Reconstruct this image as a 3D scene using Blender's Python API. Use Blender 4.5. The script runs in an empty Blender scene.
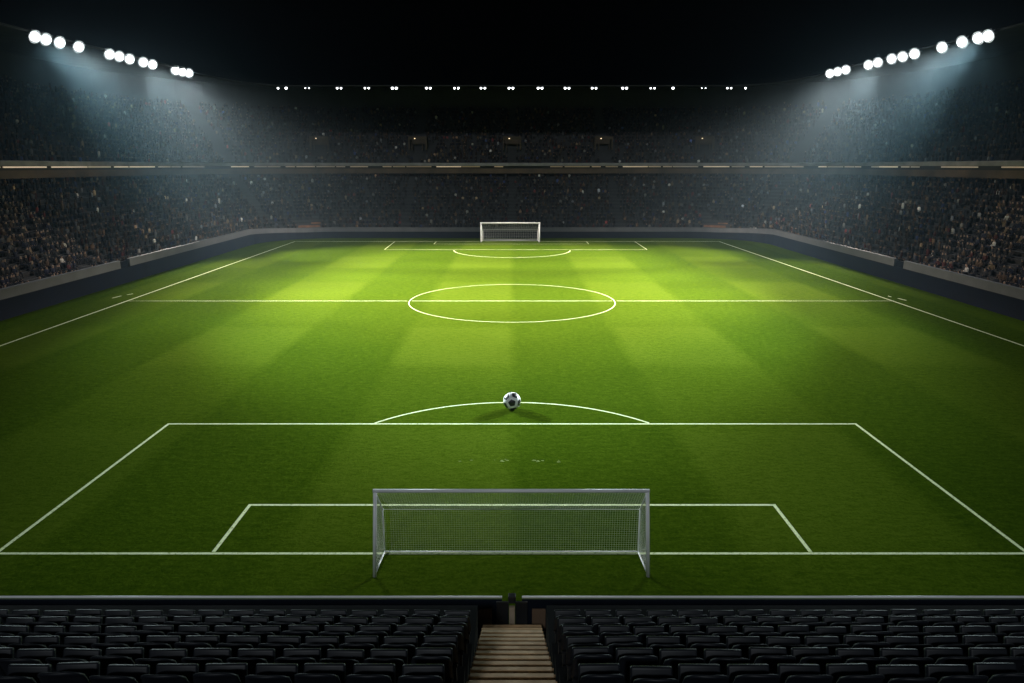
import bpy, bmesh, math, random
import numpy as np
from mathutils import Vector, Matrix, Euler

random.seed(7)
rng = np.random.default_rng(11)
R = math.radians
SC = bpy.context.scene
COL = SC.collection

# ---------------------------------------------------------------- helpers
def props(o, label=None, cat=None, group=None, kind=None):
    if label: o['label'] = label
    if cat: o['category'] = cat
    if group: o['group'] = group
    if kind: o['kind'] = kind
    return o

def empty(name, loc=(0, 0, 0), rotz=0.0):
    o = bpy.data.objects.new(name, None)
    o.empty_display_size = 0.2
    o.location = loc
    o.rotation_euler = (0, 0, rotz)
    COL.objects.link(o)
    return o

def link(name, me, mat=None, parent=None):
    o = bpy.data.objects.new(name, me)
    COL.objects.link(o)
    if mat is not None and not me.materials:
        for m in (mat if isinstance(mat, (list, tuple)) else [mat]):
            me.materials.append(m)
    if parent is not None:
        o.parent = parent
    return o

def mesh_from(name, verts, faces, smooth=False):
    me = bpy.data.meshes.new(name)
    me.from_pydata(verts, [], faces)
    if smooth:
        me.polygons.foreach_set('use_smooth', [True] * len(me.polygons))
    me.update()
    return me

def bm_mesh(name, bm, smooth=False):
    bmesh.ops.recalc_face_normals(bm, faces=bm.faces[:])
    me = bpy.data.meshes.new(name)
    bm.to_mesh(me)
    bm.free()
    if smooth:
        me.polygons.foreach_set('use_smooth', [True] * len(me.polygons))
    return me

def add_box(bm, c, s, rz=0.0, rx=0.0, bev=0.0):
    M = Matrix.Translation(c) @ Euler((rx, 0, rz)).to_matrix().to_4x4() @ Matrix.Diagonal((s[0], s[1], s[2], 1))
    r = bmesh.ops.create_cube(bm, size=1.0, matrix=M)
    if bev > 0:
        vs = set(r['verts'])
        es = [e for e in bm.edges if e.verts[0] in vs and e.verts[1] in vs]
        bmesh.ops.bevel(bm, geom=es, offset=bev, segments=2, affect='EDGES', profile=0.6)

def add_tube(bm, pts, r, n=8, cap=True):
    pts = [Vector(p) for p in pts]
    rings = []
    for i, p in enumerate(pts):
        if i == 0: t = pts[1] - pts[0]
        elif i == len(pts) - 1: t = pts[-1] - pts[-2]
        else: t = (pts[i + 1] - p).normalized() + (p - pts[i - 1]).normalized()
        t.normalize()
        up = Vector((0, 0, 1)) if abs(t.z) < 0.9 else Vector((0, 1, 0))
        a = t.cross(up).normalized(); b = a.cross(t).normalized()
        rings.append([bm.verts.new(p + (a * math.cos(k * 2 * math.pi / n) + b * math.sin(k * 2 * math.pi / n)) * r) for k in range(n)])
    for i in range(len(rings) - 1):
        for k in range(n):
            bm.faces.new((rings[i][k], rings[i][(k + 1) % n], rings[i + 1][(k + 1) % n], rings[i + 1][k]))
    if cap and n > 2:
        bm.faces.new(rings[0][::-1]); bm.faces.new(rings[-1])

def add_lathe(bm, prof, n=20, M=None):
    """profile of (radius, z) spun about z"""
    rings = []
    for (r, z) in prof:
        if r < 1e-5:
            rings.append([bm.verts.new((0, 0, z))])
        else:
            rings.append([bm.verts.new((r * math.cos(k * 2 * math.pi / n), r * math.sin(k * 2 * math.pi / n), z)) for k in range(n)])
    for a, b in zip(rings, rings[1:]):
        for k in range(n):
            k2 = (k + 1) % n
            if len(a) == 1 and len(b) == 1: continue
            if len(a) == 1: bm.faces.new((a[0], b[k], b[k2]))
            elif len(b) == 1: bm.faces.new((a[k], a[k2], b[0]))
            else: bm.faces.new((a[k], a[k2], b[k2], b[k]))
    if M is not None:
        vs = [v for r_ in rings for v in r_]
        bmesh.ops.transform(bm, matrix=M, verts=vs)

# ---------------------------------------------------------------- materials
def new_mat(name):
    m = bpy.data.materials.new(name)
    m.use_nodes = True
    nt = m.node_tree
    return m, nt, nt.nodes['Principled BSDF']

def mixrgb(nt, blend='MIX', fac=0.5):
    n = nt.nodes.new('ShaderNodeMix'); n.data_type = 'RGBA'; n.blend_type = blend
    n.inputs['Factor'].default_value = fac
    return n

def mat(name, col, rough=0.6, metal=0.0, var=0.25, scale=3.0, spec=0.5, bump=0.0, bscale=40.0, coat=0.0):
    m, nt, b = new_mat(name)
    tc = nt.nodes.new('ShaderNodeTexCoord')
    ns = nt.nodes.new('ShaderNodeTexNoise'); ns.inputs['Scale'].default_value = scale; ns.inputs['Detail'].default_value = 5
    nt.links.new(tc.outputs['Object'], ns.inputs['Vector'])
    rp = nt.nodes.new('ShaderNodeValToRGB')
    rp.color_ramp.elements[0].position = 0.3; rp.color_ramp.elements[1].position = 0.7
    rp.color_ramp.elements[0].color = (*[c * (1 - var) for c in col], 1)
    rp.color_ramp.elements[1].color = (*[min(1, c * (1 + var * 0.6)) for c in col], 1)
    nt.links.new(ns.outputs['Fac'], rp.inputs['Fac'])
    nt.links.new(rp.outputs['Color'], b.inputs['Base Color'])
    mr = nt.nodes.new('ShaderNodeMapRange')
    mr.inputs['To Min'].default_value = max(0.05, rough - 0.12); mr.inputs['To Max'].default_value = min(1, rough + 0.12)
    nt.links.new(ns.outputs['Fac'], mr.inputs['Value'])
    nt.links.new(mr.outputs['Result'], b.inputs['Roughness'])
    b.inputs['Metallic'].default_value = metal
    b.inputs['Specular IOR Level'].default_value = spec
    b.inputs['Coat Weight'].default_value = coat
    if bump > 0:
        n2 = nt.nodes.new('ShaderNodeTexNoise'); n2.inputs['Scale'].default_value = bscale; n2.inputs['Detail'].default_value = 4
        nt.links.new(tc.outputs['Object'], n2.inputs['Vector'])
        bp = nt.nodes.new('ShaderNodeBump'); bp.inputs['Strength'].default_value = bump; bp.inputs['Distance'].default_value = 0.02
        nt.links.new(n2.outputs['Fac'], bp.inputs['Height'])
        nt.links.new(bp.outputs['Normal'], b.inputs['Normal'])
    return m

def emit(name, col, strength, sampling='AUTO'):
    m, nt, b = new_mat(name)
    b.inputs['Base Color'].default_value = (0.6, 0.6, 0.6, 1)
    b.inputs['Emission Color'].default_value = (*col, 1)
    b.inputs['Emission Strength'].default_value = strength
    try: m.cycles.emission_sampling = sampling
    except Exception: pass
    return m

def grass_material():
    m, nt, b = new_mat('mown_grass')
    L = nt.links.new
    tc = nt.nodes.new('ShaderNodeTexCoord')
    wob = nt.nodes.new('ShaderNodeTexNoise'); wob.inputs['Scale'].default_value = 0.35; wob.inputs['Detail'].default_value = 3
    L(tc.outputs['Object'], wob.inputs['Vector'])
    sep = nt.nodes.new('ShaderNodeSeparateXYZ'); L(tc.outputs['Object'], sep.inputs[0])
    def M(op, a, bb=None):
        n = nt.nodes.new('ShaderNodeMath'); n.operation = op
        for i, v in enumerate((a, bb)):
            if v is None: continue
            if isinstance(v, (int, float)): n.inputs[i].default_value = v
            else: L(v, n.inputs[i])
        return n.outputs[0]
    wb = M('MULTIPLY', M('SUBTRACT', wob.outputs['Fac'], 0.5), 0.5)
    def stripe(axis, width, phase, sharp):
        t = M('MULTIPLY', M('ADD', M('ADD', sep.outputs[axis], wb), phase), math.pi / width)
        s = M('MULTIPLY', M('SINE', t), sharp)
        n = nt.nodes.new('ShaderNodeClamp'); n.inputs['Min'].default_value = -1; n.inputs['Max'].default_value = 1
        L(s, n.inputs['Value'])
        return n.outputs[0]
    sx = stripe('X', 7.4, 7.4, 6.0)            # +1 just left of the centre line
    sy = stripe('Y', 10.5, -61.93, 5.0)
    chk = M('MULTIPLY', sx, sy)
    v = M('ADD', M('MULTIPLY', sx, 0.23), M('ADD', M('MULTIPLY', sy, 0.08), M('MULTIPLY', chk, 0.08)))
    # patchy growth at several sizes
    n1 = nt.nodes.new('ShaderNodeTexNoise'); n1.inputs['Scale'].default_value = 0.16; n1.inputs['Detail'].default_value = 6; n1.inputs['Roughness'].default_value = 0.65
    L(tc.outputs['Object'], n1.inputs['Vector'])
    mp = nt.nodes.new('ShaderNodeMapping'); mp.inputs['Scale'].default_value = (1.0, 2.2, 1.0)
    L(tc.outputs['Object'], mp.inputs['Vector'])
    n2 = nt.nodes.new('ShaderNodeTexNoise'); n2.inputs['Scale'].default_value = 1.6; n2.inputs['Detail'].default_value = 7; n2.inputs['Roughness'].default_value = 0.75
    L(mp.outputs['Vector'], n2.inputs['Vector'])
    n3 = nt.nodes.new('ShaderNodeTexNoise'); n3.inputs['Scale'].default_value = 9; n3.inputs['Detail'].default_value = 5; n3.inputs['Roughness'].default_value = 0.8
    L(tc.outputs['Object'], n3.inputs['Vector'])
    v = M('ADD', v, M('MULTIPLY', M('SUBTRACT', n1.outputs['Fac'], 0.5), 0.55))
    v = M('ADD', v, M('MULTIPLY', M('SUBTRACT', n2.outputs['Fac'], 0.5), 1.9))
    v = M('ADD', v, M('MULTIPLY', M('SUBTRACT', n3.outputs['Fac'], 0.5), 3.0))
    mp4 = nt.nodes.new('ShaderNodeMapping'); mp4.inputs['Scale'].default_value = (2.6, 5.5, 1.0); mp4.inputs['Rotation'].default_value = (0, 0, R(8))
    L(tc.outputs['Object'], mp4.inputs['Vector'])
    n4 = nt.nodes.new('ShaderNodeTexNoise'); n4.inputs['Scale'].default_value = 1.0; n4.inputs['Detail'].default_value = 5; n4.inputs['Roughness'].default_value = 0.7
    L(mp4.outputs['Vector'], n4.inputs['Vector'])
    v = M('ADD', v, M('MULTIPLY', M('SUBTRACT', n4.outputs['Fac'], 0.5), 2.2))
    f = M('ADD', M('MULTIPLY', v, 0.5), 0.5)
    rp = nt.nodes.new('ShaderNodeValToRGB')
    e = rp.color_ramp.elements
    e[0].position = 0.0; e[0].color = (0.017, 0.041, 0.0015, 1)
    e[1].position = 1.0; e[1].color = (0.066, 0.104, 0.008, 1)
    k = e.new(0.5); k.color = (0.039, 0.070, 0.0035, 1)
    L(f, rp.inputs['Fac'])
    L(rp.outputs['Color'], b.inputs['Base Color'])
    b.inputs['Roughness'].default_value = 0.85
    b.inputs['Specular IOR Level'].default_value = 0.0
    bp = nt.nodes.new('ShaderNodeBump'); bp.inputs['Strength'].default_value = 0.55; bp.inputs['Distance'].default_value = 0.05
    L(M('ADD', n3.outputs['Fac'], n2.outputs['Fac']), bp.inputs['Height'])
    L(bp.outputs['Normal'], b.inputs['Normal'])
    return m

def paint_material():
    """line paint, worn where blades poke through"""
    m, nt, b = new_mat('line_paint')
    L = nt.links.new
    tc = nt.nodes.new('ShaderNodeTexCoord')
    n = nt.nodes.new('ShaderNodeTexNoise'); n.inputs['Scale'].default_value = 9; n.inputs['Detail'].default_value = 6; n.inputs['Roughness'].default_value = 0.75
    L(tc.outputs['Object'], n.inputs['Vector'])
    rp = nt.nodes.new('ShaderNodeValToRGB')
    rp.color_ramp.elements[0].position = 0.34; rp.color_ramp.elements[0].color = (0.25, 0.34, 0.12, 1)
    rp.color_ramp.elements[1].position = 0.50; rp.color_ramp.elements[1].color = (0.68, 0.77, 0.47, 1)
    L(n.outputs['Fac'], rp.inputs['Fac']); L(rp.outputs['Color'], b.inputs['Base Color'])
    b.inputs['Roughness'].default_value = 0.9
    b.inputs['Specular IOR Level'].default_value = 0.0
    return m

def crowd_material():
    m, nt, b = new_mat('crowd_clothes')
    a = nt.nodes.new('ShaderNodeAttribute'); a.attribute_name = 'shirt'
    nt.links.new(a.outputs['Color'], b.inputs['Base Color'])
    b.inputs['Roughness'].default_value = 0.8
    b.inputs['Specular IOR Level'].default_value = 0.2
    return m

M_GRASS = grass_material()
M_PAINT = paint_material()
M_GROUND = mat('dark_ground', (0.03, 0.03, 0.03), 0.9)
M_LAMP = mat('grey_lamp_metal', (0.30, 0.31, 0.32), 0.6, var=0.1)
M_WHITE = mat('white_painted_metal', (0.86, 0.87, 0.87), 0.35, var=0.08, scale=2)
M_NET = mat('net_cord', (0.72, 0.74, 0.70), 0.8, var=0.1)
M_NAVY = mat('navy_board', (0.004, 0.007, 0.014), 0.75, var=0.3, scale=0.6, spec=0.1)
M_BAND = mat('grey_wall_band', (0.065, 0.068, 0.074), 0.6, var=0.25, scale=0.7)
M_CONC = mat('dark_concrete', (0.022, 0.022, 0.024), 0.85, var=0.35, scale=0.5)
M_PARAPET = mat('grey_parapet', (0.22, 0.21, 0.20), 0.7, var=0.3, scale=0.8)
M_BROWN = mat('brown_panel', (0.09, 0.055, 0.032), 0.7, var=0.5, scale=0.35)
M_MOUTH = mat('dim_brown_wall', (0.055, 0.038, 0.024), 0.85, var=0.4, scale=0.5)
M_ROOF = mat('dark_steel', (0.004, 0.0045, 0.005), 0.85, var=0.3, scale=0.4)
M_STEEL = mat('black_steel', (0.015, 0.016, 0.018), 0.45, metal=0.2, var=0.3)
M_STAIR = mat('beige_stair_concrete', (0.58, 0.37, 0.19), 0.85, var=0.2, scale=2.5, bump=0.25, bscale=60)
M_NOSE = mat('stair_nosing', (0.66, 0.48, 0.30), 0.7, var=0.2, scale=5)
M_SEAT = mat('dark_seat_plastic', (0.010, 0.012, 0.017), 0.5, var=0.25, scale=4, spec=0.4)
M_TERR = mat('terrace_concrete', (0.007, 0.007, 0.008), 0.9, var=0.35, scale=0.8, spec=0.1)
M_SEATF = mat('seat_bracket_metal', (0.02, 0.02, 0.022), 0.5, metal=0.3)
M_RUST = mat('rust_panel', (0.17, 0.07, 0.03), 0.7, var=0.5, scale=1.2)
M_POST = mat('beige_post', (0.32, 0.25, 0.18), 0.7, var=0.2)
M_BALLW = mat('ball_white', (0.88, 0.88, 0.90), 0.32, var=0.05, scale=2, coat=0.2)
M_BALLK = mat('ball_black', (0.010, 0.011, 0.014), 0.35, var=0.2, scale=3, coat=0.2)
M_CROWD = crowd_material()
E_FLOOD = emit('floodlight_glass', (0.93, 0.98, 1.0), 60)
_nt = E_FLOOD.node_tree; _tc = _nt.nodes.new('ShaderNodeTexCoord'); _sp = _nt.nodes.new('ShaderNodeSeparateXYZ'); _mr = _nt.nodes.new('ShaderNodeMapRange')
_nt.links.new(_tc.outputs['Object'], _sp.inputs[0]); _nt.links.new(_sp.outputs['Z'], _mr.inputs['Value'])      # brightest at the tip of the dome, weak at its rim
_mr.interpolation_type = 'SMOOTHERSTEP'
for _k, _v in (('From Min', -.04), ('From Max', -.50), ('To Min', .3), ('To Max', 30.0)): _mr.inputs[_k].default_value = _v
_nt.links.new(_mr.outputs['Result'], _nt.nodes['Principled BSDF'].inputs['Emission Strength'])
E_SPOT = emit('roof_spot_glass', (0.95, 0.98, 1.0), 7, 'NONE')
E_STRIPS = [emit('strip_lamp_dim', (1.0, 0.62, 0.34), 0.11), emit('strip_lamp', (1.0, 0.64, 0.36), 0.20), emit('strip_lamp_bright', (1.0, 0.74, 0.48), 0.48)]
E_WARM = emit('small_warm_lamp', (1.0, 0.72, 0.42), 1.6)

# ---------------------------------------------------------------- camera
cam_d = bpy.data.cameras.new('camera')
cam = bpy.data.objects.new('camera', cam_d)
COL.objects.link(cam)
CAM_H, PITCH, FPX = 11.65, 13.93, 707.6
cam.location = (0, 0, CAM_H)
cam.rotation_euler = (R(90 - PITCH), 0, 0)
cam_d.sensor_width = 36
cam_d.lens = FPX / 1024 * 36
cam_d.clip_end = 1500
SC.camera = cam

def project(P):
    """array of points -> pixel x, y, depth (used only to choose which spectators show largest)"""
    s, c = math.sin(R(PITCH)), math.cos(R(PITCH))
    q = CAM_H - P[:, 2]
    zc = P[:, 1] * c + q * s
    yc = q * c - P[:, 1] * s
    return 512 + FPX * P[:, 0] / zc, 341.5 + FPX * yc / zc, zc

# ---------------------------------------------------------------- ground, field and its markings
g = link('ground', mesh_from('ground', [(-200, -60, -0.004), (200, -60, -0.004), (200, 240, -0.004), (-200, 240, -0.004)], [(0, 1, 2, 3)]), M_GROUND)
props(g, kind='structure')

WX, YC, RC, YB = 39.6, 107.6, 11.0, 118.6      # side wall, start of the corner, corner radius, end wall

def arc_pts(side, n=12):
    cx = side * (WX - RC)
    return [(cx + side * RC * math.cos(a), YC + RC * math.sin(a), side * math.cos(a), math.sin(a), math.degrees(a)) for a in [i * (math.pi / 2) / n for i in range(n + 1)]]

fv = [(-WX, 15.5, 0), (WX, 15.5, 0)] + [(p[0], p[1], 0) for p in arc_pts(1)] + [(p[0], p[1], 0) for p in arc_pts(-1)[::-1]]
fl = link('field', mesh_from('field', fv, [tuple(range(len(fv)))]), M_GRASS)
props(fl, kind='structure')

Z_LINE = 0.006
def line_strip(pts, w, closed=False, z=Z_LINE):
    pts = [Vector((p[0], p[1])) for p in pts]
    n = len(pts); V = []; F = []
    for i, p in enumerate(pts):
        a = pts[(i - 1) % n] if (closed or i > 0) else p
        b = pts[(i + 1) % n] if (closed or i < n - 1) else p
        d0 = (p - a).normalized() if (p - a).length > 0 else (b - p).normalized()
        d1 = (b - p).normalized() if (b - p).length > 0 else d0
        n0 = Vector((-d0.y, d0.x)); n1 = Vector((-d1.y, d1.x))
        m = (n0 + n1).normalized(); k = w / 2 / max(0.35, m.dot(n0))
        V += [(p.x + m.x * k, p.y + m.y * k, z), (p.x - m.x * k, p.y - m.y * k, z)]
    for i in range(n if closed else n - 1):
        j = (i + 1) % n
        F.append((2 * i, 2 * i + 1, 2 * j + 1, 2 * j))
    return V, F

def marking(name, strips):
    V, F = [], []
    for v, f in strips:
        o = len(V); V += v; F += [tuple(i + o for i in q) for q in f]
    return props(link(name, mesh_from(name, V, F), M_PAINT), kind='structure')

Y0, YF = 19.69, 113.0
marking('goal_line_marking', [line_strip([(-34.6, Y0), (34.6, Y0)], 0.115)])
marking('goal_area_marking', [line_strip([(-9.28, Y0 + .09), (-9.28, 22.92), (9.28, 22.92), (9.28, Y0 + .09)], 0.12)])
marking('penalty_area_marking', [line_strip([(-15.98, Y0 + .09), (-15.98, 31.03), (15.98, 31.03), (15.98, Y0 + .09)], 0.125)])
rr, cy = 8.35, 34.11 - 8.35
a0 = math.asin((31.03 - cy + 0.1) / rr)
marking('penalty_arc_marking', [line_strip([(rr * math.cos(a), cy + rr * math.sin(a)) for a in np.linspace(a0, math.pi - a0, 40)], 0.11)])
marking('halfway_line_marking', [line_strip([(-34.15, 61.93), (-9.3, 61.93)], 0.075), line_strip([(-8.9, 61.93), (8.9, 61.93)], 0.075), line_strip([(9.3, 61.93), (34.0, 61.93)], 0.075)])
marking('centre_circle_marking', [line_strip([(9.1 * math.cos(a), 62.05 + 8.95 * math.sin(a)) for a in np.linspace(0, 2 * math.pi, 97)[:-1]], 0.062, closed=True)])
marking('touch_line_marking', [line_strip([(-34.0, 19.8), (-34.14, 45.72), (-34.5, YF - .2)], 0.15), line_strip([(34.2, 19.8), (34.14, 45.72), (32.91, YF - .2)], 0.15)])
marking('far_goal_line_marking', [line_strip([(-34.6, YF), (33.0, YF)], 0.2)])
marking('far_penalty_area_marking', [line_strip([(-18.6, YF - .2), (-18.3, 101.78), (19.38, 101.78), (19.5, YF - .2)], 0.10)])
marking('far_goal_area_marking', [line_strip([(-12.0, YF - .2), (-12.0, 109.3), (11.8, 109.3), (11.8, YF - .2)], 0.10)])
marking('far_penalty_arc_marking', [line_strip([(8.3 * math.cos(a), 101.5 - 8.9 * math.sin(a)) for a in np.linspace(0.10, math.pi - 0.10, 40)], 0.10)])
marking('technical_area_marking', [line_strip([(-36.3, 63.3), (-36.1, 64.5)], 0.16), line_strip([(-35.85, 65.0), (-35.6, 65.6)], 0.16),
                                   line_strip([(35.2, 62.2), (35.0, 63.2)], 0.2), line_strip([(34.75, 63.9), (34.7, 64.4)], 0.14)])
flecks = []
for (cx, sx, n_) in ((-1.6, .4, 2), (-.55, .3, 3), (-.1, .2, 4), (.95, .16, 6), (1.25, .2, 2), (1.9, .06, 2)):
    for _ in range(n_):
        x = cx + random.gauss(0, sx * .6); y = 26.8 + random.gauss(0, .07); r_ = random.uniform(.015, .045)
        k = random.randint(5, 7)
        V = [(x + r_ * 2.0 * random.uniform(.6, 1.3) * math.cos(t * 2 * math.pi / k), y + r_ * random.uniform(.6, 1.2) * math.sin(t * 2 * math.pi / k), Z_LINE) for t in range(k)]
        flecks.append((V, [tuple(range(k))]))
sp_ = marking('penalty_spot_marking', flecks)
sp_.data.materials[0] = mat('worn_paint', (0.22, 0.28, 0.11), 0.9, var=0.4, scale=6, spec=0.0)

# ---------------------------------------------------------------- goals
def net_mesh(name, panels, cell, r):
    """panels: four corners (a, b, c, d): a-b along u, a-d along v, with a little sag"""
    bm = bmesh.new()
    for (a, b, c, d, sag) in panels:
        a, b, c, d = map(Vector, (a, b, c, d))
        nu = max(2, round((b - a).length / cell)); nv = max(2, round((d - a).length / cell))
        nrm = (b - a).cross(d - a).normalized()
        def P(u, v):
            p = a.lerp(b, u).lerp(d.lerp(c, u), v)
            w = math.sin(math.pi * u) * math.sin(math.pi * v)
            return p + sag * (w + .10 * w * math.sin(9 * u + 5 * v))
        sag = Vector(sag)
        for i in range(nu + 1):
            add_tube(bm, [P(i / nu, j / 8) for j in range(9)], r, 3, False)
        for j in range(nv + 1):
            k = max(8, nu // 4)
            add_tube(bm, [P(i / k, j / nv) for i in range(k + 1)], r, 3, False)
    return bm_mesh(name, bm)

def make_goal(name, label, Y, hw, H, yb, hwb, zb, rp, rs, cell, rn, x0=0.0, splay=0.0):
    root = empty(name, (x0, Y, 0))
    props(root, label, 'goal')
    dy = yb - Y
    for s in (-1, 1):
        bm = bmesh.new(); add_tube(bm, [(s * (hw + splay), 0, 0), (s * hw, 0, H - rp * .5)], rp, 14)
        link('post', bm_mesh('post', bm, True), M_WHITE, root)
        bm = bmesh.new()
        add_tube(bm, [(s * hw, dy * .03, H - rp), (s * hwb, dy, zb)], rs)
        link('stanchion', bm_mesh('stanchion', bm, True), M_WHITE, root)
        bm = bmesh.new(); add_tube(bm, [(s * hwb, dy, zb + .03), (s * hwb, dy, 0.02)], rs)
        link('rear_upright', bm_mesh('rear_upright', bm, True), M_WHITE, root)
        bm = bmesh.new(); add_tube(bm, [(s * (hw + splay), dy * .05, rs + .01), (s * hwb, dy, rs + .01)], rs * 1.05)
        link('side_ground_bar', bm_mesh('side_ground_bar', bm, True), M_WHITE, root)
    bm = bmesh.new(); add_tube(bm, [(-hw - rp, 0, H), (hw + rp, 0, H)], rp, 14)
    link('crossbar', bm_mesh('crossbar', bm, True), M_WHITE, root)
    bm = bmesh.new(); add_tube(bm, [(-hwb, dy, rs + .01), (hwb, dy, rs + .01)], rs)
    link('rear_ground_bar', bm_mesh('rear_ground_bar', bm, True), M_WHITE, root)
    bm = bmesh.new(); add_tube(bm, [(-hwb, dy, zb), (hwb, dy, zb)], rs * .45)
    link('rear_top_cable', bm_mesh('rear_top_cable', bm, True), M_NET, root)
    P = [((-hw, 0, H - rp), (hw, 0, H - rp), (hwb, dy, zb), (-hwb, dy, zb), (0, 0, -.10)),
         ((-hwb, dy, zb), (hwb, dy, zb), (hwb, dy, .05), (-hwb, dy, .05), (0, .06 * (1 if dy > 0 else -1), 0))]
    for s in (-1, 1):
        P.append(((s * hw, 0, H - rp), (s * hwb, dy, zb), (s * hwb, dy, .05), (s * (hw + splay), 0, .05), (s * .04, 0, 0)))
    link('net', net_mesh('net', P, cell, rn), M_NET, root)
    return root

make_goal('football_goal', 'large white goal with net closest to the dark seats, its open side towards them', 18.43, 3.86, 2.72, Y0 + .06, 3.93, 1.46, .054, .022, .075, .0024, -.02, .14)
make_goal('football_goal', 'small distant white goal in front of the end stand wall', 112.25, 4.60, 2.98, 114.4, 4.4, 1.72, .115, .07, .28, .008, -.28)

# ---------------------------------------------------------------- the ball
def make_ball(loc, r):
    phi = (1 + 5 ** .5) / 2
    ico = []
    for s1 in (-1, 1):
        for s2 in (-1, 1):
            ico += [(0, s1, s2 * phi), (s1, s2 * phi, 0), (s2 * phi, 0, s1)]
    ico = [Vector(v).normalized() for v in ico]
    bm = bmesh.new()
    bmesh.ops.create_icosphere(bm, subdivisions=6, radius=1.0)
    Rm = Euler((R(24), R(-12), R(-8))).to_matrix()
    # a pale hexagon towards the viewer with dark pentagons around it
    rt, upv, tw = Vector((1, 0, 0)), Vector((0, .326, .945)), Vector((0, -.945, .326))
    vec = lambda a, b_: rt * a + upv * b_ + tw * math.sqrt(max(0, 1 - a * a - b_ * b_))
    want = [vec(0.0, -.25), vec(-.6, .36), vec(.43, .57), vec(-.75, -.57)]
    q = ico[0].rotation_difference(want[0]).to_matrix()
    base = [q @ v for v in ico]
    best = max(range(360), key=lambda k: sum(max((Matrix.Rotation(R(k), 3, want[0]) @ v).dot(w_) for v in base) for w_ in want))
    ico = [Matrix.Rotation(R(best), 3, want[0]) @ v for v in base]
    cut = math.cos(R(21.6))
    nb = {}
    for i, v in enumerate(ico):
        nb[i] = [ico[j] for j in range(12) if j != i and v.dot(ico[j]) > 0.4]
    ap = math.cos(R(19.0))
    for f in bm.faces:
        c = f.calc_center_median().normalized()
        i = max(range(12), key=lambda k: c.dot(ico[k]))
        v = ico[i]
        # inside the pentagon when no neighbour direction exceeds the edge distance
        ok = True
        for w in nb[i]:
            t = (w - v * v.dot(w)).normalized()
            if c.dot(t) / max(1e-6, c.dot(v)) > math.tan(R(21.5)):
                ok = False; break
        f.material_index = 1 if ok else 0
        f.smooth = True
    # seams: press the border between panels in a little
    seam = set()
    for e in bm.edges:
        if len(e.link_faces) == 2 and e.link_faces[0].material_index != e.link_faces[1].material_index:
            seam.update(e.verts)
    for v in bm.verts:
        v.co = v.co.normalized() * r * (0.988 if v in seam else 1.0)
    me = bm_mesh('football', bm, True)
    o = link('football', me, [M_BALLW, M_BALLK])
    o.location = loc
    props(o, 'white football with black pentagon patches resting near the penalty arc', 'ball')
make_ball((0.0, 33.1, 0.425), 0.435)

# ---------------------------------------------------------------- bowl: sweeping profiles along the wall line
def path_side(s, y0=20.0, n=30):
    ys = np.linspace(y0, YC, n)
    return [(s * WX, y, s, 0.0, -1.0) for y in ys]
def path_end():
    a = arc_pts(-1)          # phi 0 at the side, 90 at the end wall
    b = arc_pts(1)[::-1]
    mid = [(x, YB, 0.0, 1.0, 90.0) for x in np.linspace(-(WX - RC), WX - RC, 24)[1:-1]]
    return a + mid + b
PATHS = {'left': path_side(-1), 'right': path_side(1), 'end': path_end()}

def sweep(path, prof, closed=False):
    """prof: list of (offset, z) or callable(point)->list"""
    V, F = [], []; m = None
    for p in path:
        pr = prof(p) if callable(prof) else prof
        m = len(pr)
        V += [(p[0] + p[2] * o, p[1] + p[3] * o, z) for (o, z) in pr]
    k = m if closed else m - 1
    for i in range(len(path) - 1):
        for j in range(k):
            j2 = (j + 1) % m
            F.append((i * m + j, i * m + j2, (i + 1) * m + j2, (i + 1) * m + j))
    if closed:
        F.append(tuple(range(m - 1, -1, -1))); F.append(tuple((len(path) - 1) * m + j for j in range(m)))
    bm = bmesh.new()
    vs = [bm.verts.new(v) for v in V]
    for f in F: bm.faces.new([vs[i] for i in f])
    return bm

LOW_O, LOW_Z, LOW_N, LOW_T, LOW_R = 0.9, 1.15, 16, 0.80, 0.54
UP_O, UP_Z, UP_N, UP_T, UP_R = 13.3, 11.75, 17, 0.80, 0.62
BENCH = 0.40

def terrace_profile(o0, z0, n, t, r, front, zb):
    pr = [(front, zb), (front, z0), (o0, z0)]
    for k in range(n):
        o = o0 + k * t; z = z0 + k * r
        # tread, then a bench riser at the back of the tread
        pr += [(o + t * .55, z), (o + t * .55, z + BENCH - .05), (o + t * .50, z + BENCH - .05), (o + t * .50, z + BENCH), (o + t - .02, z + BENCH), (o + t - .02, z + r), (o + t, z + r)]
    zt = z0 + n * r
    pr += [(o0 + n * t + .6, zt), (o0 + n * t + .6, zb)]
    return pr

def roof_off(p):
    """how far the roof's edge stands behind the wall line"""
    if p[4] < 0:
        return float(np.interp(p[1], [20, 60, 78.5, 90.4, 99.2, YC], [11.6, 10.4, 9.7, 8.55, 7.8, 6.85]))
    return float(np.interp(p[4], [0, 30, 45, 61, 75, 90], [6.85, 9.0, 11.3, 12.75, 10.55, 9.85]))

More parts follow.
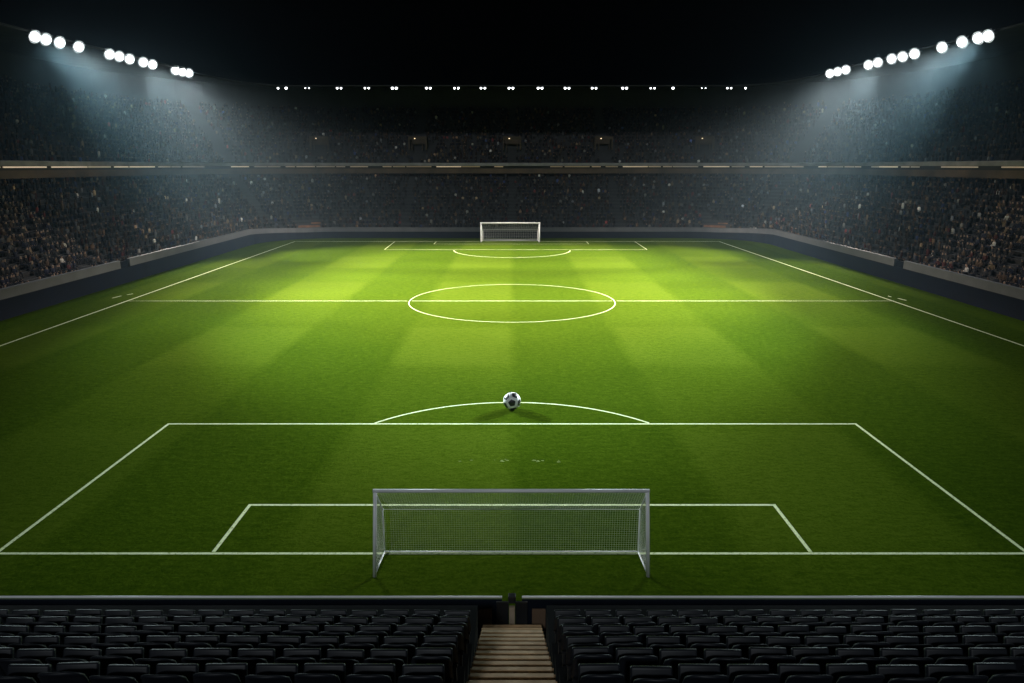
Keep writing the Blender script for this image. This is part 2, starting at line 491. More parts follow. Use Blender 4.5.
STANDS = {}
for key, lab in (('left', 'dark two tier stand packed with spectators along the left touch line'),
                 ('right', 'dark two tier stand packed with spectators along the right touch line'),
                 ('end', 'dark two tier stand behind the distant goal, curving at both corners')):
    root = empty('grandstand', (0, 0, 0) if key != 'end' else (0, 0, 0))
    props(root, lab, 'grandstand', 'two tier grandstands around the field')
    STANDS[key] = root
    path = PATHS[key]
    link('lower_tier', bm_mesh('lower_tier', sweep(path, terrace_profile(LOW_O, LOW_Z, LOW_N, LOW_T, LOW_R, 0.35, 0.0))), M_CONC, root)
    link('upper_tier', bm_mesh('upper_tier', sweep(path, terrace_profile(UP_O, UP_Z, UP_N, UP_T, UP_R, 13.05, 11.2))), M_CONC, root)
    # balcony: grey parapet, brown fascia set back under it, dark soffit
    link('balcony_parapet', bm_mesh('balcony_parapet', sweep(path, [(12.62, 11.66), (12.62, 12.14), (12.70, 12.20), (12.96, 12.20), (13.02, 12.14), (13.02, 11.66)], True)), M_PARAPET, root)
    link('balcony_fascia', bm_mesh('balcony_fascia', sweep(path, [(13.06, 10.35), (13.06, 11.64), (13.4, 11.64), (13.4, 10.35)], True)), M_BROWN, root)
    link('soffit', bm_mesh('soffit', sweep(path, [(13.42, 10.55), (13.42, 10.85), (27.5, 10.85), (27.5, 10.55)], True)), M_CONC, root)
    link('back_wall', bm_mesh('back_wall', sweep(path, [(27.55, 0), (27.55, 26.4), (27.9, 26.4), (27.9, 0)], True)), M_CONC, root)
    def rp(p):
        o = roof_off(p)
        return [(o, 24.95), (o, 25.15), (28.6, 26.75), (28.6, 26.45)]
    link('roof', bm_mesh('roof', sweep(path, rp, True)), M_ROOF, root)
# strips of light under the balcony parapet
def polyline_point(path, off, s):
    pts = [Vector((p[0] + p[2] * off, p[1] + p[3] * off, 0)) for p in path]
    for a, b in zip(pts, pts[1:]):
        d = (b - a).length
        if s <= d: return a.lerp(b, s / d), (b - a).normalized()
        s -= d
    return pts[-1], (pts[-1] - pts[-2]).normalized()
def path_len(path, off):
    pts = [Vector((p[0] + p[2] * off, p[1] + p[3] * off, 0)) for p in path]
    return sum((b - a).length for a, b in zip(pts, pts[1:]))

for key in ('left', 'right', 'end'):
    rl = random.Random({'left': 3, 'right': 5, 'end': 9}[key])
    path = PATHS[key]; Ltot = path_len(path, 12.95)
    s = 20.0 if key != 'end' else 0.6
    n = 0
    while s < Ltot - 3 and n < 95:
        ln = rl.choice([1.6, 2.2, 2.2, 3.2, 4.5]) if key == 'end' else rl.choice([2.0, 3.5, 5.0, 7.0])
        p0, d = polyline_point(path, 12.95, s); p1, _ = polyline_point(path, 12.95, min(Ltot, s + ln))
        if rl.random() < .93:
            bm = bmesh.new()
            mid = (p0 + p1) / 2; L_ = (p1 - p0).length; dd = (p1 - p0).normalized()
            add_box(bm, (mid.x, mid.y, 11.53), (L_, .10, .14), rz=math.atan2(dd.y, dd.x), bev=.02)
            link('light_strip', bm_mesh('light_strip', bm), rl.choice([E_STRIPS[0], E_STRIPS[1], E_STRIPS[1], E_STRIPS[2]]), STANDS[key])
            n += 1
        s += ln + rl.choice([.15, .25, .4, .9])

# stairway mouths in the end stand's upper tier
def frame_at(x_or_phi, off, side=None):
    if side is None:
        return Vector((x_or_phi, YB + off, 0)), 0.0
    a = R(x_or_phi); cx = side * (WX - RC)
    return Vector((cx + side * (RC + off) * math.cos(a), YC + (RC + off) * math.sin(a), 0)), (a - math.pi / 2) * side

VOMS = [frame_at(-17.3, 17.2), frame_at(0.0, 17.2), frame_at(16.8, 17.2), frame_at(76, 17.2, -1), frame_at(76, 17.2, 1)]
for (p, rz) in VOMS:
    bm = bmesh.new()
    z = UP_Z + (17.2 - UP_O) / UP_T * UP_R
    def B(c, s_):
        v = Matrix.Rotation(rz, 3, 'Z') @ Vector(c)
        add_box(bm, (p.x + v.x, p.y + v.y, z + c[2]), s_, rz=rz, bev=.03)
    for s in (-1, 1): B((s * 1.55, 0, .9), (.28, 2.6, 2.2))
    B((0, -1.0, 1.85), (3.36, .28, .55)); B((0, 1.1, .9), (2.8, .3, 2.2))
    for s in (-1, 1): B((s * .95, -1.2, .25), (.14, 1.9, 1.0))
    v = link('stairway_mouth', bm_mesh('stairway_mouth', bm), M_MOUTH, STANDS['end'])
    bm = bmesh.new(); q = Matrix.Rotation(rz, 3, 'Z') @ Vector((-.5, -1.22, 0))
    add_lathe(bm, [(0, -.1), (.10, -.06), (.13, 0), (.10, .06), (0, .1)], 10, Matrix.Translation((p.x + q.x, p.y + q.y, z + 1.75)))
    link('lamp', bm_mesh('lamp', bm, True), E_WARM, v)

# rust coloured entrances low in the corners
for s in (-1, 1):
    p, rz = frame_at(66 if s < 0 else 66, 1.7, s)
    bm = bmesh.new()
    def B(c, s_, m_=0):
        v = Matrix.Rotation(rz, 3, 'Z') @ Vector(c)
        add_box(bm, (p.x + v.x, p.y + v.y, LOW_Z + c[2]), s_, rz=rz, bev=.02)
    B((0, .3, .62), (3.6, .10, .55)); B((1.2, .9, 1.0), (1.6, .10, .6))
    link('corner_panel', bm_mesh('corner_panel', bm), M_RUST, STANDS['end'])

# ---------------------------------------------------------------- perimeter walls
def wall_h(p):
    if p[4] < 0: return 1.58, 2.38
    t = min(1.0, p[4] / 60.0)
    return 1.58 + t * (1.05 - 1.58), 2.38 + t * (1.75 - 2.38)
for key, lab in (('left', 'low navy perimeter wall with grey top band along the left touch line'),
                 ('right', 'low navy perimeter wall with grey top band along the right touch line'),
                 ('end', 'low navy perimeter wall with thin grey band behind the distant goal')):
    root = empty('perimeter_wall'); props(root, lab, 'wall', 'perimeter walls round the grass')
    path = PATHS[key]
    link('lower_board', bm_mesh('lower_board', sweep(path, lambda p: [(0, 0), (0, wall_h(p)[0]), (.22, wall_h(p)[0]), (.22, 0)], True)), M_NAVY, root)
    if key == 'end':
        segs = [path]
    else:
        s = -1 if key == 'left' else 1
        cut = [(20.0, 71.3), (71.6, 72.9), (73.1, YC)]
        segs = [[(s * WX, y, s, 0.0, -1.0) for y in np.linspace(a, b, 6)] for a, b in cut]
    for i, sg in enumerate(segs):
        if key != 'end' and i == 1:
            prof = lambda p: [(.10, 1.585), (.10, 2.2), (.28, 2.2), (.28, 1.585)]
        else:
            prof = lambda p: [(-.03, wall_h(p)[0] + .004), (-.03, wall_h(p)[1] - .04), (0, wall_h(p)[1]), (.27, wall_h(p)[1]), (.27, wall_h(p)[0] + .004)]
        link('top_band', bm_mesh('top_band', sweep(sg, prof, True)), M_NAVY if (key != 'end' and i == 1) else M_BAND, root)

# ---------------------------------------------------------------- floodlights on the roof edges
ORD = ['first', 'second', 'third', 'fourth', 'fifth', 'sixth', 'seventh', 'eighth', 'ninth', 'tenth', 'eleventh', 'twelfth', 'thirteenth',
       'fourteenth', 'fifteenth', 'sixteenth', 'seventeenth', 'eighteenth', 'nineteenth', 'twentieth']
LAMPS_L = [(-49.32, 78.45), (-49.25, 80.11), (-49.01, 82.1), (-48.64, 84.94), (-48.19, 90.41), (-47.95, 92.1), (-47.85, 94.31), (-47.54, 97.11), (-47.41, 99.24), (-47.1, 105.15), (-46.85, 106.7), (-46.5, 108.0)]
LAMPS_R = [(48.96, 78.05), (48.75, 79.3), (48.56, 81.72), (48.49, 85.28), (47.95, 89.94), (47.8, 92.3), (47.4, 94.1), (47.31, 97.39), (47.2, 99.62), (46.45, 104.52), (46.2, 106.55), (46.0, 108.6)]
LZ = 24.65
# per lamp: its heads, each (aim y, aim x towards its own side, cone, kW)
HEADS = [((96, 0, 36, 340), (46, 8, 26, 270), (38, 8, 18, 110)), ((96, 0, 36, 250), (57, 8, 30, 260), (38, 8, 18, 80)),
         ((57, 8, 30, 220), (67, 8, 34, 105), (38, 6, 18, 55)), ((66, 8, 34, 125), (76, 0, 34, 110), (44, 20, 24, 80)),
         ((66, 8, 34, 95), (76, 0, 34, 100), (38, 6, 18, 24)), ((76, 0, 34, 100), (66, 10, 34, 60), (97, 19, 40, 85)),
         ((76, 20, 34, 66), (76, 8, 34, 72), (97, 20, 40, 85)), ((57, 18, 32, 200), (76, 8, 34, 140), (97, 22, 40, 75)),
         ((76, 8, 34, 190), (66, 18, 34, 60), (46, 20, 24, 70)), ((96, -8, 44, 55), (76, 26, 44, 40)),
         ((76, 26, 44, 58), (96, -8, 44, 58)), ((76, 26, 44, 70), (96, -8, 44, 60))]
WIDE_P = 900.0
NEAR_KW = [20, 0, 20, 0, 12] + [0] * 7

def flood_meshes():
    bm = bmesh.new()   # reflector housing, axis -z is the beam
    add_lathe(bm, [(0, .62), (.22, .60), (.30, .45), (.34, .30), (.56, .10), (.70, -.10), (.71, -.14), (.68, -.14), (.52, -.03), (0, -.02)], 20)
    for k in range(8):
        a = k * math.pi / 4
        add_box(bm, (.42 * math.cos(a), .42 * math.sin(a), .30), (.30, .03, .30), rz=a)
    h = bm_mesh('housing', bm, False)
    bm = bmesh.new()
    add_lathe(bm, [(.47, -.06), (.47, -.16), (.43, -.29), (.33, -.40), (.18, -.47), (0, -.49)], 24)
    l = bm_mesh('lens', bm, True)
    return h, l
H_ME, L_ME = flood_meshes()
H_ME.materials.append(M_LAMP); L_ME.materials.append(E_FLOOD)

def spot(name, parent, power, size, blend, radius, loc, rot, col=(0.93, 0.98, 1.0)):
    d = bpy.data.lights.new(name, 'SPOT')
    d.energy = power; d.spot_size = R(size); d.spot_blend = blend; d.shadow_soft_size = radius
    d.color = col
    o = bpy.data.objects.new(name, d); COL.objects.link(o)
    o.parent = parent; o.location = loc; o.rotation_euler = rot
    return o

for side, LST in (('left', LAMPS_L), ('right', LAMPS_R)):
    sg = -1 if side == 'left' else 1
    for i, (x, y) in enumerate(LST):
        pos = Vector((x, y, LZ))
        root = empty('floodlight', pos)
        grp = 'near cluster' if i < 4 else ('middle cluster' if i < 9 else 'far cluster')
        props(root, f'glowing round floodlight on the {side} roof edge, {ORD[i]} of twelve counted from the picture edge', 'floodlight', 'floodlights along the roof edges')
        # the lamp head leans towards the near half so that its dome shows round
        face = (Vector((0.0, 62.0, 0)) - pos).normalized()
        q = face.to_track_quat('-Z', 'Y')
        h = link('housing', H_ME, None, root); h.rotation_mode = 'QUATERNION'; h.rotation_quaternion = q
        l = link('lens', L_ME, None, root); l.rotation_mode = 'QUATERNION'; l.rotation_quaternion = q
        bm = bmesh.new()
        back = -face * .55
        off = Vector((sg * .95, 0.15 if i > 8 else 0, .55))
        add_tube(bm, [back, back + Vector((sg * .25, 0, .25)), off], .07, 6)
        add_box(bm, off, (.25, .5, .25))
        link('bracket', bm_mesh('bracket', bm), M_STEEL, root)
        src = face * .62
        for (ty, tx, cone, kw) in HEADS[i]:
            d = (Vector((sg * tx, ty, 0)) - pos).normalized()
            spot('beam_lamp', root, kw * (1180.0 if 57 <= ty < 90 else 1050.0), cone, 1.0, .45, src, d.to_track_quat('-Z', 'Y').to_euler(), (1.0, .87, .76) if ty >= 50 else (.80, .98, .96))
        if NEAR_KW[i]:
            d = (Vector((sg * 3.0, 15, 0)) - pos).normalized()
            spot('beam_lamp', root, NEAR_KW[i] * 1000.0, 24, 1.0, .45, src, d.to_track_quat('-Z', 'Y').to_euler(), (.74, .97, .98))
        d = (Vector((sg * 28.0, y - 34, 0)) - pos).normalized()
        spot('spill_lamp', root, WIDE_P, 84, 1.0, .45, src, d.to_track_quat('-Z', 'Y').to_euler())

# twin spotlights along the end stand's roof edge
TW = [(-40.13, 0, .9), (-38.74, 0, 1.15), (-35.12, 1, .55), (-29.66, 1, .9), (-24.9, 1, .9), (-20.18, 1, 1.2), (-14.34, 1, 1.0), (-9.55, 1, .95), (-4.98, 1, .95), (-0.17, 1, 1.05), (4.81, 1, 1.05),
      (9.44, 1, 1.0), (14.08, 1, .95), (19.32, 1, 1.1), (24.13, 1, .85), (27.61, 0, 1.15), (32.88, 1, .5), (37.26, 1, .8), (40.06, 0, .9)]
for i, (x, twin, k) in enumerate(TW):
    root = empty('roof_spotlight', (x, 128.30, 24.62))
    props(root, f'small white roof spotlight{" pair" if twin else ""} above the end stand, {ORD[i]} from the left of the row', 'spotlight', 'small spotlights along the end stand roof')
    bm = bmesh.new()
    add_box(bm, (0, .1, .28), (1.3 if twin else .5, .18, .14)); add_box(bm, (0, .1, .42), (.12, .12, .2))
    link('bar', bm_mesh('bar', bm), M_STEEL, root)
    for sx in ((-.33, .33) if twin else (0,)):
        bm = bmesh.new(); add_lathe(bm, [(0, .02), (.14, .04), (.20, .22), (.20, .34), (0, .36)], 12, Matrix.Translation((sx, .06, 0)) @ Matrix.Rotation(R(-68), 4, 'X'))
        hd = link('lamp_head', bm_mesh('lamp_head', bm), M_STEEL, root)
        r_ = .19 * k
        bm = bmesh.new(); add_lathe(bm, [(0, -r_), (r_ * .6, -r_ * .8), (r_, -r_ * .1), (r_ * .8, r_ * .5), (0, r_ * .7)], 12, Matrix.Translation((sx, -.05, 0)))
        link('bulb', bm_mesh('bulb', bm, True), E_SPOT, hd)

# ---------------------------------------------------------------- near stand with seats and stairs
def floor_z(d): return 2.65 + (12.3 - d) * .534
near = empty('grandstand', (0, 8, 0))
props(near, 'dark concrete seating terrace below the camera, facing the goal with its back to us', 'grandstand')
ROW0, PITCH_ROW, NROW = 10.05, 0.8, 7
def near_profile():
    pr = [(13.62, 0.0), (13.62, 1.75), (11.4, 1.75), (11.4, floor_z(ROW0))]
    for k in range(NROW + 6):
        e = ROW0 - .28 - k * PITCH_ROW           # riser behind row k
        pr += [(e, floor_z(ROW0 - k * PITCH_ROW)), (e, floor_z(ROW0 - (k + 1) * PITCH_ROW))]
    e = ROW0 - .28 - (NROW + 5) * PITCH_ROW
    pr += [(e - .8, pr[-1][1]), (e - .8, 0.0)]
    return pr
pr = near_profile()
for (xa, xb) in ((-16, -.63), (.63, 16)):
    V = [(xa, y - 8, z) for (y, z) in pr] + [(xb, y - 8, z) for (y, z) in pr]
    n = len(pr); F = [(i, (i + 1) % n, n + (i + 1) % n, n + i) for i in range(n)] + [tuple(range(n))[::-1], tuple(range(n, 2 * n))]
    bm = bmesh.new(); vs = [bm.verts.new(v) for v in V]
    for f in F: bm.faces.new([vs[i] for i in f])
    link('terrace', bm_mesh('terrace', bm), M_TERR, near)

st = empty('stairway', (0, 12.3, 0))
props(st, 'narrow beige concrete aisle stairs running down between the two blocks of dark seats', 'stairs')
bm = bmesh.new(); bn = bmesh.new()
T = .40; Rr = .2136
for k in range(-2, 14):
    y1 = 12.3 - k * T; z = 2.65 + k * Rr
    add_box(bm, (0, y1 - T / 2 - 12.3, (z) / 2), (1.24, T - .004, z))
    if k >= 0: add_box(bn, (0, y1 - .035 - 12.3, z + .008), (1.20, .075, .028), bev=.008)
link('steps', bm_mesh('steps', bm), M_STAIR, st)
link('nosing', bm_mesh('nosing', bn), M_NOSE, st)

# parapet and rails at the foot of the terrace
YP = 13.75
for s, nm in ((-1, 'left'), (1, 'right')):
    root = empty('front_parapet', (s * 8.17, YP, 0))
    props(root, f'black front parapet topped by a thin white rail, {nm} of the stair gate', 'barrier', 'front parapets of the seating terrace')
    bm = bmesh.new(); add_box(bm, (0, 0, 1.195), (15.9, .03, 2.39), bev=.005)
    link('panel', bm_mesh('panel', bm), M_NAVY, root)
    bm = bmesh.new(); add_tube(bm, [(-7.95 if s > 0 else -7.95, 0, 2.45), (7.95, 0, 2.45)] , .027, 10)
    link('rail', bm_mesh('rail', bm, True), M_WHITE, root)
    bm = bmesh.new(); add_box(bm, (-s * 7.58, -.07, 1.95), (.30, .05, .50), bev=.01)
    link('brown_board', bm_mesh('brown_board', bm), M_BROWN, root)
root = empty('stair_gate', (0, YP, 0))
props(root, 'small black gate with a beige centre post at the foot of the stairs', 'gate')
bm = bmesh.new(); add_box(bm, (0, -.16, 1.80), (.125, .08, 1.05), bev=.012); link('centre_post', bm_mesh('centre_post', bm), M_POST, root)
for s in (-1, 1):
    bm = bmesh.new(); add_box(bm, (s * .205, -.08, 1.89), (.27, .05, 1.0), bev=.01); link('gate_leaf', bm_mesh('gate_leaf', bm), M_STEEL, root)
bm = bmesh.new(); add_box(bm, (0, 0, 2.42), (.17, .17, .16), bev=.02); link('post_cap', bm_mesh('post_cap', bm), M_STEEL, root)

# --- seats
def seat_meshes():
    bm = bmesh.new()
    nu, nv = 10, 8
    grid = []
    for j in range(nv + 1):
        v = j / nv; row = []
        for i in range(nu + 1):
            u = i / nu * 2 - 1
            wid = .225 * (1 - .10 * v ** 4)
            x = u * wid
            top = .43 - .055 * abs(u) ** 3.2
            z = .0 + top * v
            y = -.03 - .13 * v + .055 * u * u + (-.035 * max(0, (v - .88) / .12) ** 2)
            row.append(bm.verts.new((x, y, .46 + z)))
        grid.append(row)
    for j in range(nv):
        for i in range(nu): bm.faces.new((grid[j][i], grid[j][i + 1], grid[j + 1][i + 1], grid[j + 1][i]))
    bmesh.ops.recalc_face_normals(bm, faces=bm.faces[:])
    bmesh.ops.solidify(bm, geom=bm.faces[:], thickness=.028)
    back = bm_mesh('backrest', bm, True)
    bm = bmesh.new()   # pan, tipped half up
    add_box(bm, (0, .12, .55), (.43, .06, .36), rx=R(-18), bev=.025)
    pan = bm_mesh('seat_pan', bm, True)
    bm = bmesh.new()
    for s in (-1, 1):
        add_box(bm, (s * .19, -.02, .23), (.035, .06, .46)); add_box(bm, (s * .19, .05, .02), (.05, .22, .03))
    add_box(bm, (0, -.02, .44), (.44, .05, .04))
    br = bm_mesh('bracket', bm)
    back.materials.append(M_SEAT); pan.materials.append(M_SEAT); br.materials.append(M_SEATF)
    return back, pan, br
SB, SP, SR = seat_meshes()
proto = empty('stadium_seat')
for nm, me in (('backrest', SB), ('seat_pan', SP), ('bracket', SR)):
    link(nm, me, None, proto)
props(proto, 'seat', 'seat', 'dark tip-up seats on the near terrace')
first = True
for k in range(NROW - 1):
    d = ROW0 - k * PITCH_ROW; z = floor_z(d)
    zc = d * .9706 + (CAM_H - z - .8) * .2407
    lim = 520 / FPX * zc
    for s in (-1, 1):
        j = 0
        while True:
            x = .90 + j * .505
            if x - .25 > lim: break
            if first: r = proto; first = False
            else:
                r = proto.copy(); COL.objects.link(r)
                for ch in list(proto.children):
                    c = ch.copy(); COL.objects.link(c); c.parent = r
            r.location = (s * x + random.gauss(0, .006), d + random.gauss(0, .008), z)
            r.rotation_euler = (R(random.gauss(0, .9)), R(random.gauss(0, .4)), R(random.gauss(0, 1.0)))
            tip = random.random()
            for ch in r.children:
                if ch.name.startswith('seat_pan') and tip < 0:
                    ch.rotation_euler = (R(-60), 0, 0); ch.location = (0, -.30, .34)
            r['label'] = f'dark plastic seat, {ORD[j]} from the stairs in the {ORD[k]} row behind the parapet, {"left" if s < 0 else "right"} block'
            j += 1

# ---------------------------------------------------------------- spectators
def seat_spots(path, o0, z0, n, t, r, skip_s):
    """rows of seated places along a tier: x, y, z, facing, row"""
    out = []
    for k in range(n):
        off = o0 + k * t + t * .72
        L_ = path_len(path, off)
        pts = [Vector((p[0] + p[2] * off, p[1] + p[3] * off, 0)) for p in path]
        m = int(L_ / .56)
        acc = 0; i = 0; segs = [(b - a).length for a, b in zip(pts, pts[1:])]
        for j in range(m):
            s = (j + .5) * L_ / m
            while i < len(segs) - 1 and s > acc + segs[i]:
                acc += segs[i]; i += 1
            p = pts[i].lerp(pts[i + 1], (s - acc) / segs[i])
            d = (pts[i + 1] - pts[i]).normalized()
            out.append((p.x, p.y, z0 + k * r + BENCH, math.atan2(d.y, d.x), k, s / L_, s))
    return out

rs = random.Random(21)
spots = []
for key in ('left', 'right', 'end'):
    for tier, (o0, z0, n, t, r) in (('lower', (LOW_O, LOW_Z, LOW_N, LOW_T, LOW_R)), ('upper', (UP_O, UP_Z, UP_N, UP_T, UP_R))):
        for (x, y, z, a, k, fr, s) in seat_spots(PATHS[key], o0, z0, n, t, r, 0):
            if key != 'end' and y < 38: continue
            # aisles
            if key == 'end':
                per = 17.0
                if tier == 'upper':
                    if any(abs(x - v[0].x) < .8 for v in VOMS[:3]) or any(math.hypot(x - v[0].x, y - v[0].y) < 2.3 for v in VOMS): continue
                elif abs(((x + 9) % 18) - 9) < .6 and abs(x) < 29: continue
                if abs(x) > 28.6:
                    phi = math.degrees(math.atan2(y - YC, abs(x) - 28.6))
                    if abs(phi - 40) < 2.0: continue
                    if tier == 'lower' and k < 3 and abs(phi - 66) < 9: continue
            elif ((y + 3) % 16.0) < 1.1: continue
            if rs.random() < .24: continue
            # facing: towards the grass
            if key == 'left': f = -math.pi / 2
            elif key == 'right': f = math.pi / 2
            else: f = math.atan2(-(0 if abs(x) < 28.6 else x - math.copysign(28.6, x)), -1) if False else math.pi
            if key == 'end':
                if abs(x) > 28.6:
                    nx, ny = x - math.copysign(28.6, x), y - YC
                    f = math.atan2(nx, -ny)
                else: f = math.pi
            spots.append((x + rs.gauss(0, .09), y + rs.gauss(0, .07), z, f + rs.gauss(0, .25), key, tier, k))

P = np.array([(s[0], s[1], s[2] + .4) for s in spots])
px, py, zc = project(P)
inframe = (px > -4) & (px < 1028) & (py > 80) & (py < 330)
low = np.array([s[5] == 'lower' for s in spots])
cand = np.where(inframe & low)[0]
cand = cand[np.argsort(zc[cand])][:300]
near_set = set(int(i) for i in cand)

CLOTHES = [('black', (0.012, 0.012, 0.015), 8), ('charcoal', (0.035, 0.036, 0.04), 7), ('navy', (0.014, 0.02, 0.05), 5), ('brown', (0.085, 0.050, 0.030), 6), ('maroon', (0.09, 0.02, 0.02), 2),
           ('grey', (0.13, 0.13, 0.14), 1.3), ('white', (0.70, 0.66, 0.60), .8), ('tan', (0.26, 0.18, 0.11), 1.3)]
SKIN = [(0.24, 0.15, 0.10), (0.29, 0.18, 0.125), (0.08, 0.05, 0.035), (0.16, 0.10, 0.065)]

# a seated figure grown from a skeleton
def figure(pose):
    J = {'pelvis': ((0, 0, .06), .14), 'waist': ((0, .01, .22), .135), 'chest': ((0, .02, .40), .155), 'neck': ((0, .03, .56), .06), 'head': ((0, .05, .68), .098), 'crown': ((0, .045, .79), .075)}
    E_ = [('pelvis', 'waist'), ('waist', 'chest'), ('chest', 'neck'), ('neck', 'head'), ('head', 'crown')]
    for s, n in ((-1, 'l'), (1, 'r')):
        up = pose == 2 or (pose == 1 and s == 1)
        J['sh' + n] = ((s * .18, .01, .47), .068)
        J['el' + n] = ((s * .27, .07, .58) if up else (s * .25, .05, .24), .05)
        J['wr' + n] = ((s * .22, .14, .82) if up else (s * .13, .27, .16), .036)
        J['ha' + n] = ((s * .21, .16, .91) if up else (s * .09, .34, .14), .034)
        J['hi' + n] = ((s * .09, .04, .02), .095)
        J['kn' + n] = ((s * .12, .42, .05), .068)
        J['an' + n] = ((s * .12, .44, -.32), .046)
        J['to' + n] = ((s * .13, .56, -.36), .042)
        E_ += [('chest', 'sh' + n), ('sh' + n, 'el' + n), ('el' + n, 'wr' + n), ('wr' + n, 'ha' + n), ('pelvis', 'hi' + n), ('hi' + n, 'kn' + n), ('kn' + n, 'an' + n), ('an' + n, 'to' + n)]
    if pose == 3:   # leaning forward
        for k_ in ('chest', 'neck', 'head', 'crown', 'shl', 'shr'):
            (x, y, z), r_ = J[k_]; J[k_] = ((x, y + z * .30, z * .93), r_)
        for n in 'lr':
            (x, y, z), r_ = J['el' + n]; J['el' + n] = ((x, y + .15, z), r_)
    names = list(J)
    me = bpy.data.meshes.new('skeleton')
    me.from_pydata([J[k_][0] for k_ in names], [(names.index(a), names.index(b)) for a, b in E_], [])
    o = bpy.data.objects.new('skeleton', me); COL.objects.link(o)
    o.modifiers.new('skin', 'SKIN')
    sub = o.modifiers.new('sub', 'SUBSURF'); sub.levels = 1; sub.render_levels = 1
    for i, k_ in enumerate(names):
        sv = me.skin_vertices[0].data[i]
        sv.radius = (J[k_][1], J[k_][1] * (.78 if k_ in ('chest', 'waist', 'pelvis') else 1)); sv.use_root = (k_ == 'pelvis')
    dg = bpy.context.evaluated_depsgraph_get(); dg.update()
    out = bpy.data.meshes.new_from_object(o.evaluated_get(dg))
    bpy.data.objects.remove(o)
    out.name = 'person'
    out.polygons.foreach_set('use_smooth', [True] * len(out.polygons))
    # 0 top, 1 skin, 2 hair, 3 trousers
    ym = .30 * .70 if pose == 3 else 0
    for p in out.polygons:
        x, y, z = p.center
        hand = (abs(x) > .16 and z > .80) or (z < .24 and y > .30 and abs(x) < .13 and z > .11)
        if z > .555 and abs(x) < .13:
            yy = y - (z * .30 if pose == 3 else 0)
            p.material_index = 2 if (z > .74 or (yy < .03 and z > .62)) else 1
        elif hand: p.material_index = 1
        elif z < .12: p.material_index = 3
        else: p.material_index = 0
    return out
FIG = [figure(k) for k in range(4)]
M_TROUSER = mat('dark_trousers', (0.016, 0.018, 0.026), 0.85)
M_HAIR = [mat('dark_hair', (0.012, 0.009, 0.007), 0.6), mat('brown_hair', (0.06, 0.035, 0.018), 0.6), mat('pale_hair', (0.26, 0.2, 0.13), 0.6)]
M_SKIN = [mat('skin', c, 0.6, var=0.1) for c in SKIN]
M_CL = {n: mat(n + '_cloth', tuple(v * .7 for v in c), 0.85, var=0.2, scale=6) for n, c, w in CLOTHES}
VAR = {}
def variant(pose, cl, sk, hr):
    key = (pose, cl, sk, hr)
    if key not in VAR:
        me = FIG[pose].copy(); me.materials.clear()
        for m_ in (M_CL[cl], M_SKIN[sk], M_HAIR[hr], M_TROUSER): me.materials.append(m_)
        idx = np.empty(len(me.polygons), dtype=np.int32); FIG[pose].polygons.foreach_get('material_index', idx)
        me.polygons.foreach_set('material_index', idx)
        VAR[key] = me
    return VAR[key]
names = [c[0] for c in CLOTHES]; weights = [c[2] for c in CLOTHES]
for i in sorted(near_set):
    x, y, z, f, key, tier, k = spots[i]
    cl = rs.choices(names, weights)[0]
    me = variant(rs.choices([0, 1, 2, 3], [6, .6, .4, 2])[0], cl, rs.choices([0, 1, 2, 3], [4, 3, 2, 2])[0], rs.choices([0, 1, 2], [5, 3, 1])[0])
    o = link('person', me)
    o.location = (x, y, z); o.rotation_euler = (0, 0, f)
    sc_ = rs.uniform(.94, 1.06); o.scale = (sc_, sc_, sc_)
    props(o, f'spectator in {cl} top, {ORD[k]} row of the {key} stand near the picture edge', 'person', f'nearest spectators in the {key} lower tier')

# everyone further away: one mass of small seated figures
def crowd_unit():
    V, F = [], []
    def ring(pts): 
        s = len(V); V.extend(pts); return list(range(s, s + len(pts)))
    n = 6
    def circ(rx, ry, y, z): return [(rx * math.cos(k * 2 * math.pi / n), y + ry * math.sin(k * 2 * math.pi / n), z) for k in range(n)]
    tr = [ring(circ(.17, .13, 0, .0)), ring(circ(.20, .13, .01, .22)), ring(circ(.235, .12, .02, .44)), ring(circ(.10, .08, .03, .54))]
    for a, b in zip(tr, tr[1:]):
        for k in range(n): F.append((a[k], a[(k + 1) % n], b[(k + 1) % n], b[k]))
    nb = len(V)
    hd = [ring(circ(.06, .06, .04, .545)), ring(circ(.095, .11, .05, .66)), ring(circ(.06, .07, .045, .775))]
    for a, b in zip(hd, hd[1:]):
        for k in range(n): F.append((a[k], a[(k + 1) % n], b[(k + 1) % n], b[k]))
    F.append(tuple(hd[-1]))
    nh = len(V)
    lg = ring([(-.19, .05, .16), (.19, .05, .16), (.17, .48, .13), (-.17, .48, .13), (.16, .46, -.36), (-.16, .46, -.36)])
    F.append((lg[0], lg[1], lg[2], lg[3])); F.append((lg[3], lg[2], lg[4], lg[5]))
    return np.array(V), F, nb, nh
UV_, UF, NB, NH = crowd_unit()
rest = [s for i, s in enumerate(spots) if i not in near_set]
N = len(rest); m = len(UV_)
pos = np.array([s[:3] for s in rest]); ang = np.array([s[3] for s in rest])
scl = rng.uniform(.92, 1.08, N); tall = np.where(rng.random(N) < .16, 1.45, 1.0)
ca, sa = np.cos(ang), np.sin(ang)
lean = rng.normal(0, .07, N)
X = UV_[None, :, 0] * scl[:, None] + lean[:, None] * UV_[None, :, 2]; Yy = UV_[None, :, 1] * scl[:, None]; Zz = UV_[None, :, 2] * (scl * tall)[:, None]
co = np.stack([pos[:, 0, None] + X * ca[:, None] - Yy * sa[:, None], pos[:, 1, None] + X * sa[:, None] + Yy * ca[:, None], pos[:, 2, None] + Zz], -1).reshape(-1, 3)
loops = []; starts = []; c0 = 0
unit_loops = np.array([i for f in UF for i in f]); unit_tot = np.array([len(f) for f in UF])
lv = (unit_loops[None, :] + (np.arange(N) * m)[:, None]).reshape(-1)
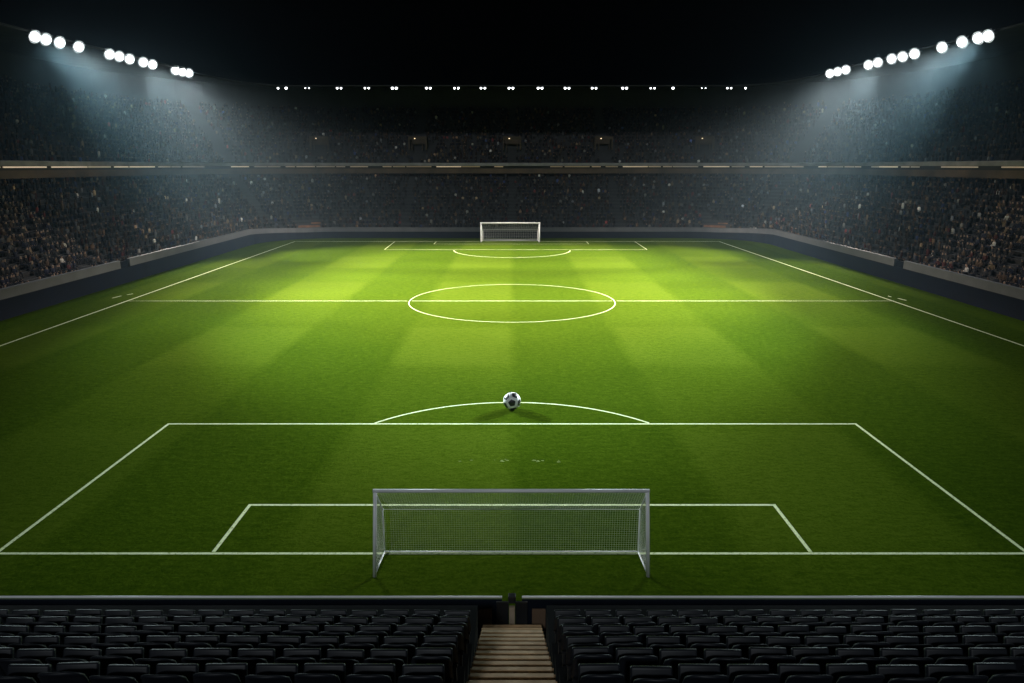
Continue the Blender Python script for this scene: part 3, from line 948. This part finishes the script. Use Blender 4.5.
tot = np.tile(unit_tot, N); st_ = np.concatenate([[0], np.cumsum(tot)[:-1]])
me = bpy.data.meshes.new('crowd')
me.vertices.add(N * m); me.vertices.foreach_set('co', co.astype(np.float32).reshape(-1))
me.loops.add(len(lv)); me.loops.foreach_set('vertex_index', lv.astype(np.int32))
me.polygons.add(len(tot)); me.polygons.foreach_set('loop_start', st_.astype(np.int32))
try: me.polygons.foreach_set('loop_total', tot.astype(np.int32))
except Exception: pass
w = np.array(weights); w = w / w.sum()
ci = rng.choice(len(CLOTHES), N, p=w)
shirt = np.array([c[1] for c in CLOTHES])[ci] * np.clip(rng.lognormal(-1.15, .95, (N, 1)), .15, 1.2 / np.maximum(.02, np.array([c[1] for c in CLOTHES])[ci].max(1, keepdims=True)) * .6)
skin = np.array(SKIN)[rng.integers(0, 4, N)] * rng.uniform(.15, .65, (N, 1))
colr = np.ones((N, m, 4), dtype=np.float32)
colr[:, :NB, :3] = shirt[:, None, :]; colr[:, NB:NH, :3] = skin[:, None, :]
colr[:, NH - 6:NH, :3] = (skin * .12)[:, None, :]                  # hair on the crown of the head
colr[:, NH:, :3] = 0.02
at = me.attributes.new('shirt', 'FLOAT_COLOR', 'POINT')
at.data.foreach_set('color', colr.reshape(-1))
me.update(calc_edges=True); me.validate()
me.materials.append(M_CROWD)
cr = link('crowd', me)
props(cr, 'mass of dark seated spectators filling both tiers of the surrounding stands', 'crowd', kind='stuff')

# ---------------------------------------------------------------- air, sky, added fill sun
bm = bmesh.new(); add_box(bm, (0, 90, 15.0), (402, 302, 32.0))
hz = link('haze', bm_mesh('haze', bm)); hz['kind'] = 'stuff'
hm = bpy.data.materials.new('haze_air'); hm.use_nodes = True
nt = hm.node_tree; nt.nodes.clear()
out = nt.nodes.new('ShaderNodeOutputMaterial'); pv = nt.nodes.new('ShaderNodeVolumePrincipled')
pv.inputs['Color'].default_value = (0.55, 0.80, 0.98, 1); pv.inputs['Density'].default_value = 0.000175; pv.inputs['Anisotropy'].default_value = 0.72
nt.links.new(pv.outputs['Volume'], out.inputs['Volume'])
hz.data.materials.append(hm)

W = bpy.data.worlds.new('World'); SC.world = W; W.use_nodes = True
nt = W.node_tree; bg = nt.nodes['Background']
sky = nt.nodes.new('ShaderNodeTexSky'); sky.sky_type = 'NISHITA'; sky.sun_disc = False
sky.sun_elevation = R(-4); sky.sun_rotation = R(180)
nt.links.new(sky.outputs['Color'], bg.inputs['Color']); bg.inputs['Strength'].default_value = 0.01

sd = bpy.data.lights.new('added_fill_sun', 'SUN'); sd.energy = 0.62; sd.angle = R(3); sd.color = (0.88, 0.95, 1.0)  # unseen fill light added behind the camera to brighten goal, stairs and seats
so = bpy.data.objects.new('added_fill_sun', sd); COL.objects.link(so)
so.rotation_euler = Vector((0.08, 0.83, -0.56)).to_track_quat('-Z', 'Y').to_euler(); so.location = (0, -20, 60)

SC.view_settings.view_transform = 'Standard'; SC.view_settings.look = 'None'
SC.view_settings.exposure = 0; SC.view_settings.gamma = 1; SC.view_settings.use_curve_mapping = False
SC.render.engine = 'CYCLES'
cy_ = SC.cycles
cy_.max_bounces = 5; cy_.diffuse_bounces = 2; cy_.glossy_bounces = 2; cy_.volume_bounces = 0; cy_.transparent_max_bounces = 4
cy_.sample_clamp_indirect = 2.0; cy_.use_light_tree = True
cy_.use_denoising = True
try: cy_.denoiser = 'OPENIMAGEDENOISE'
except Exception: pass
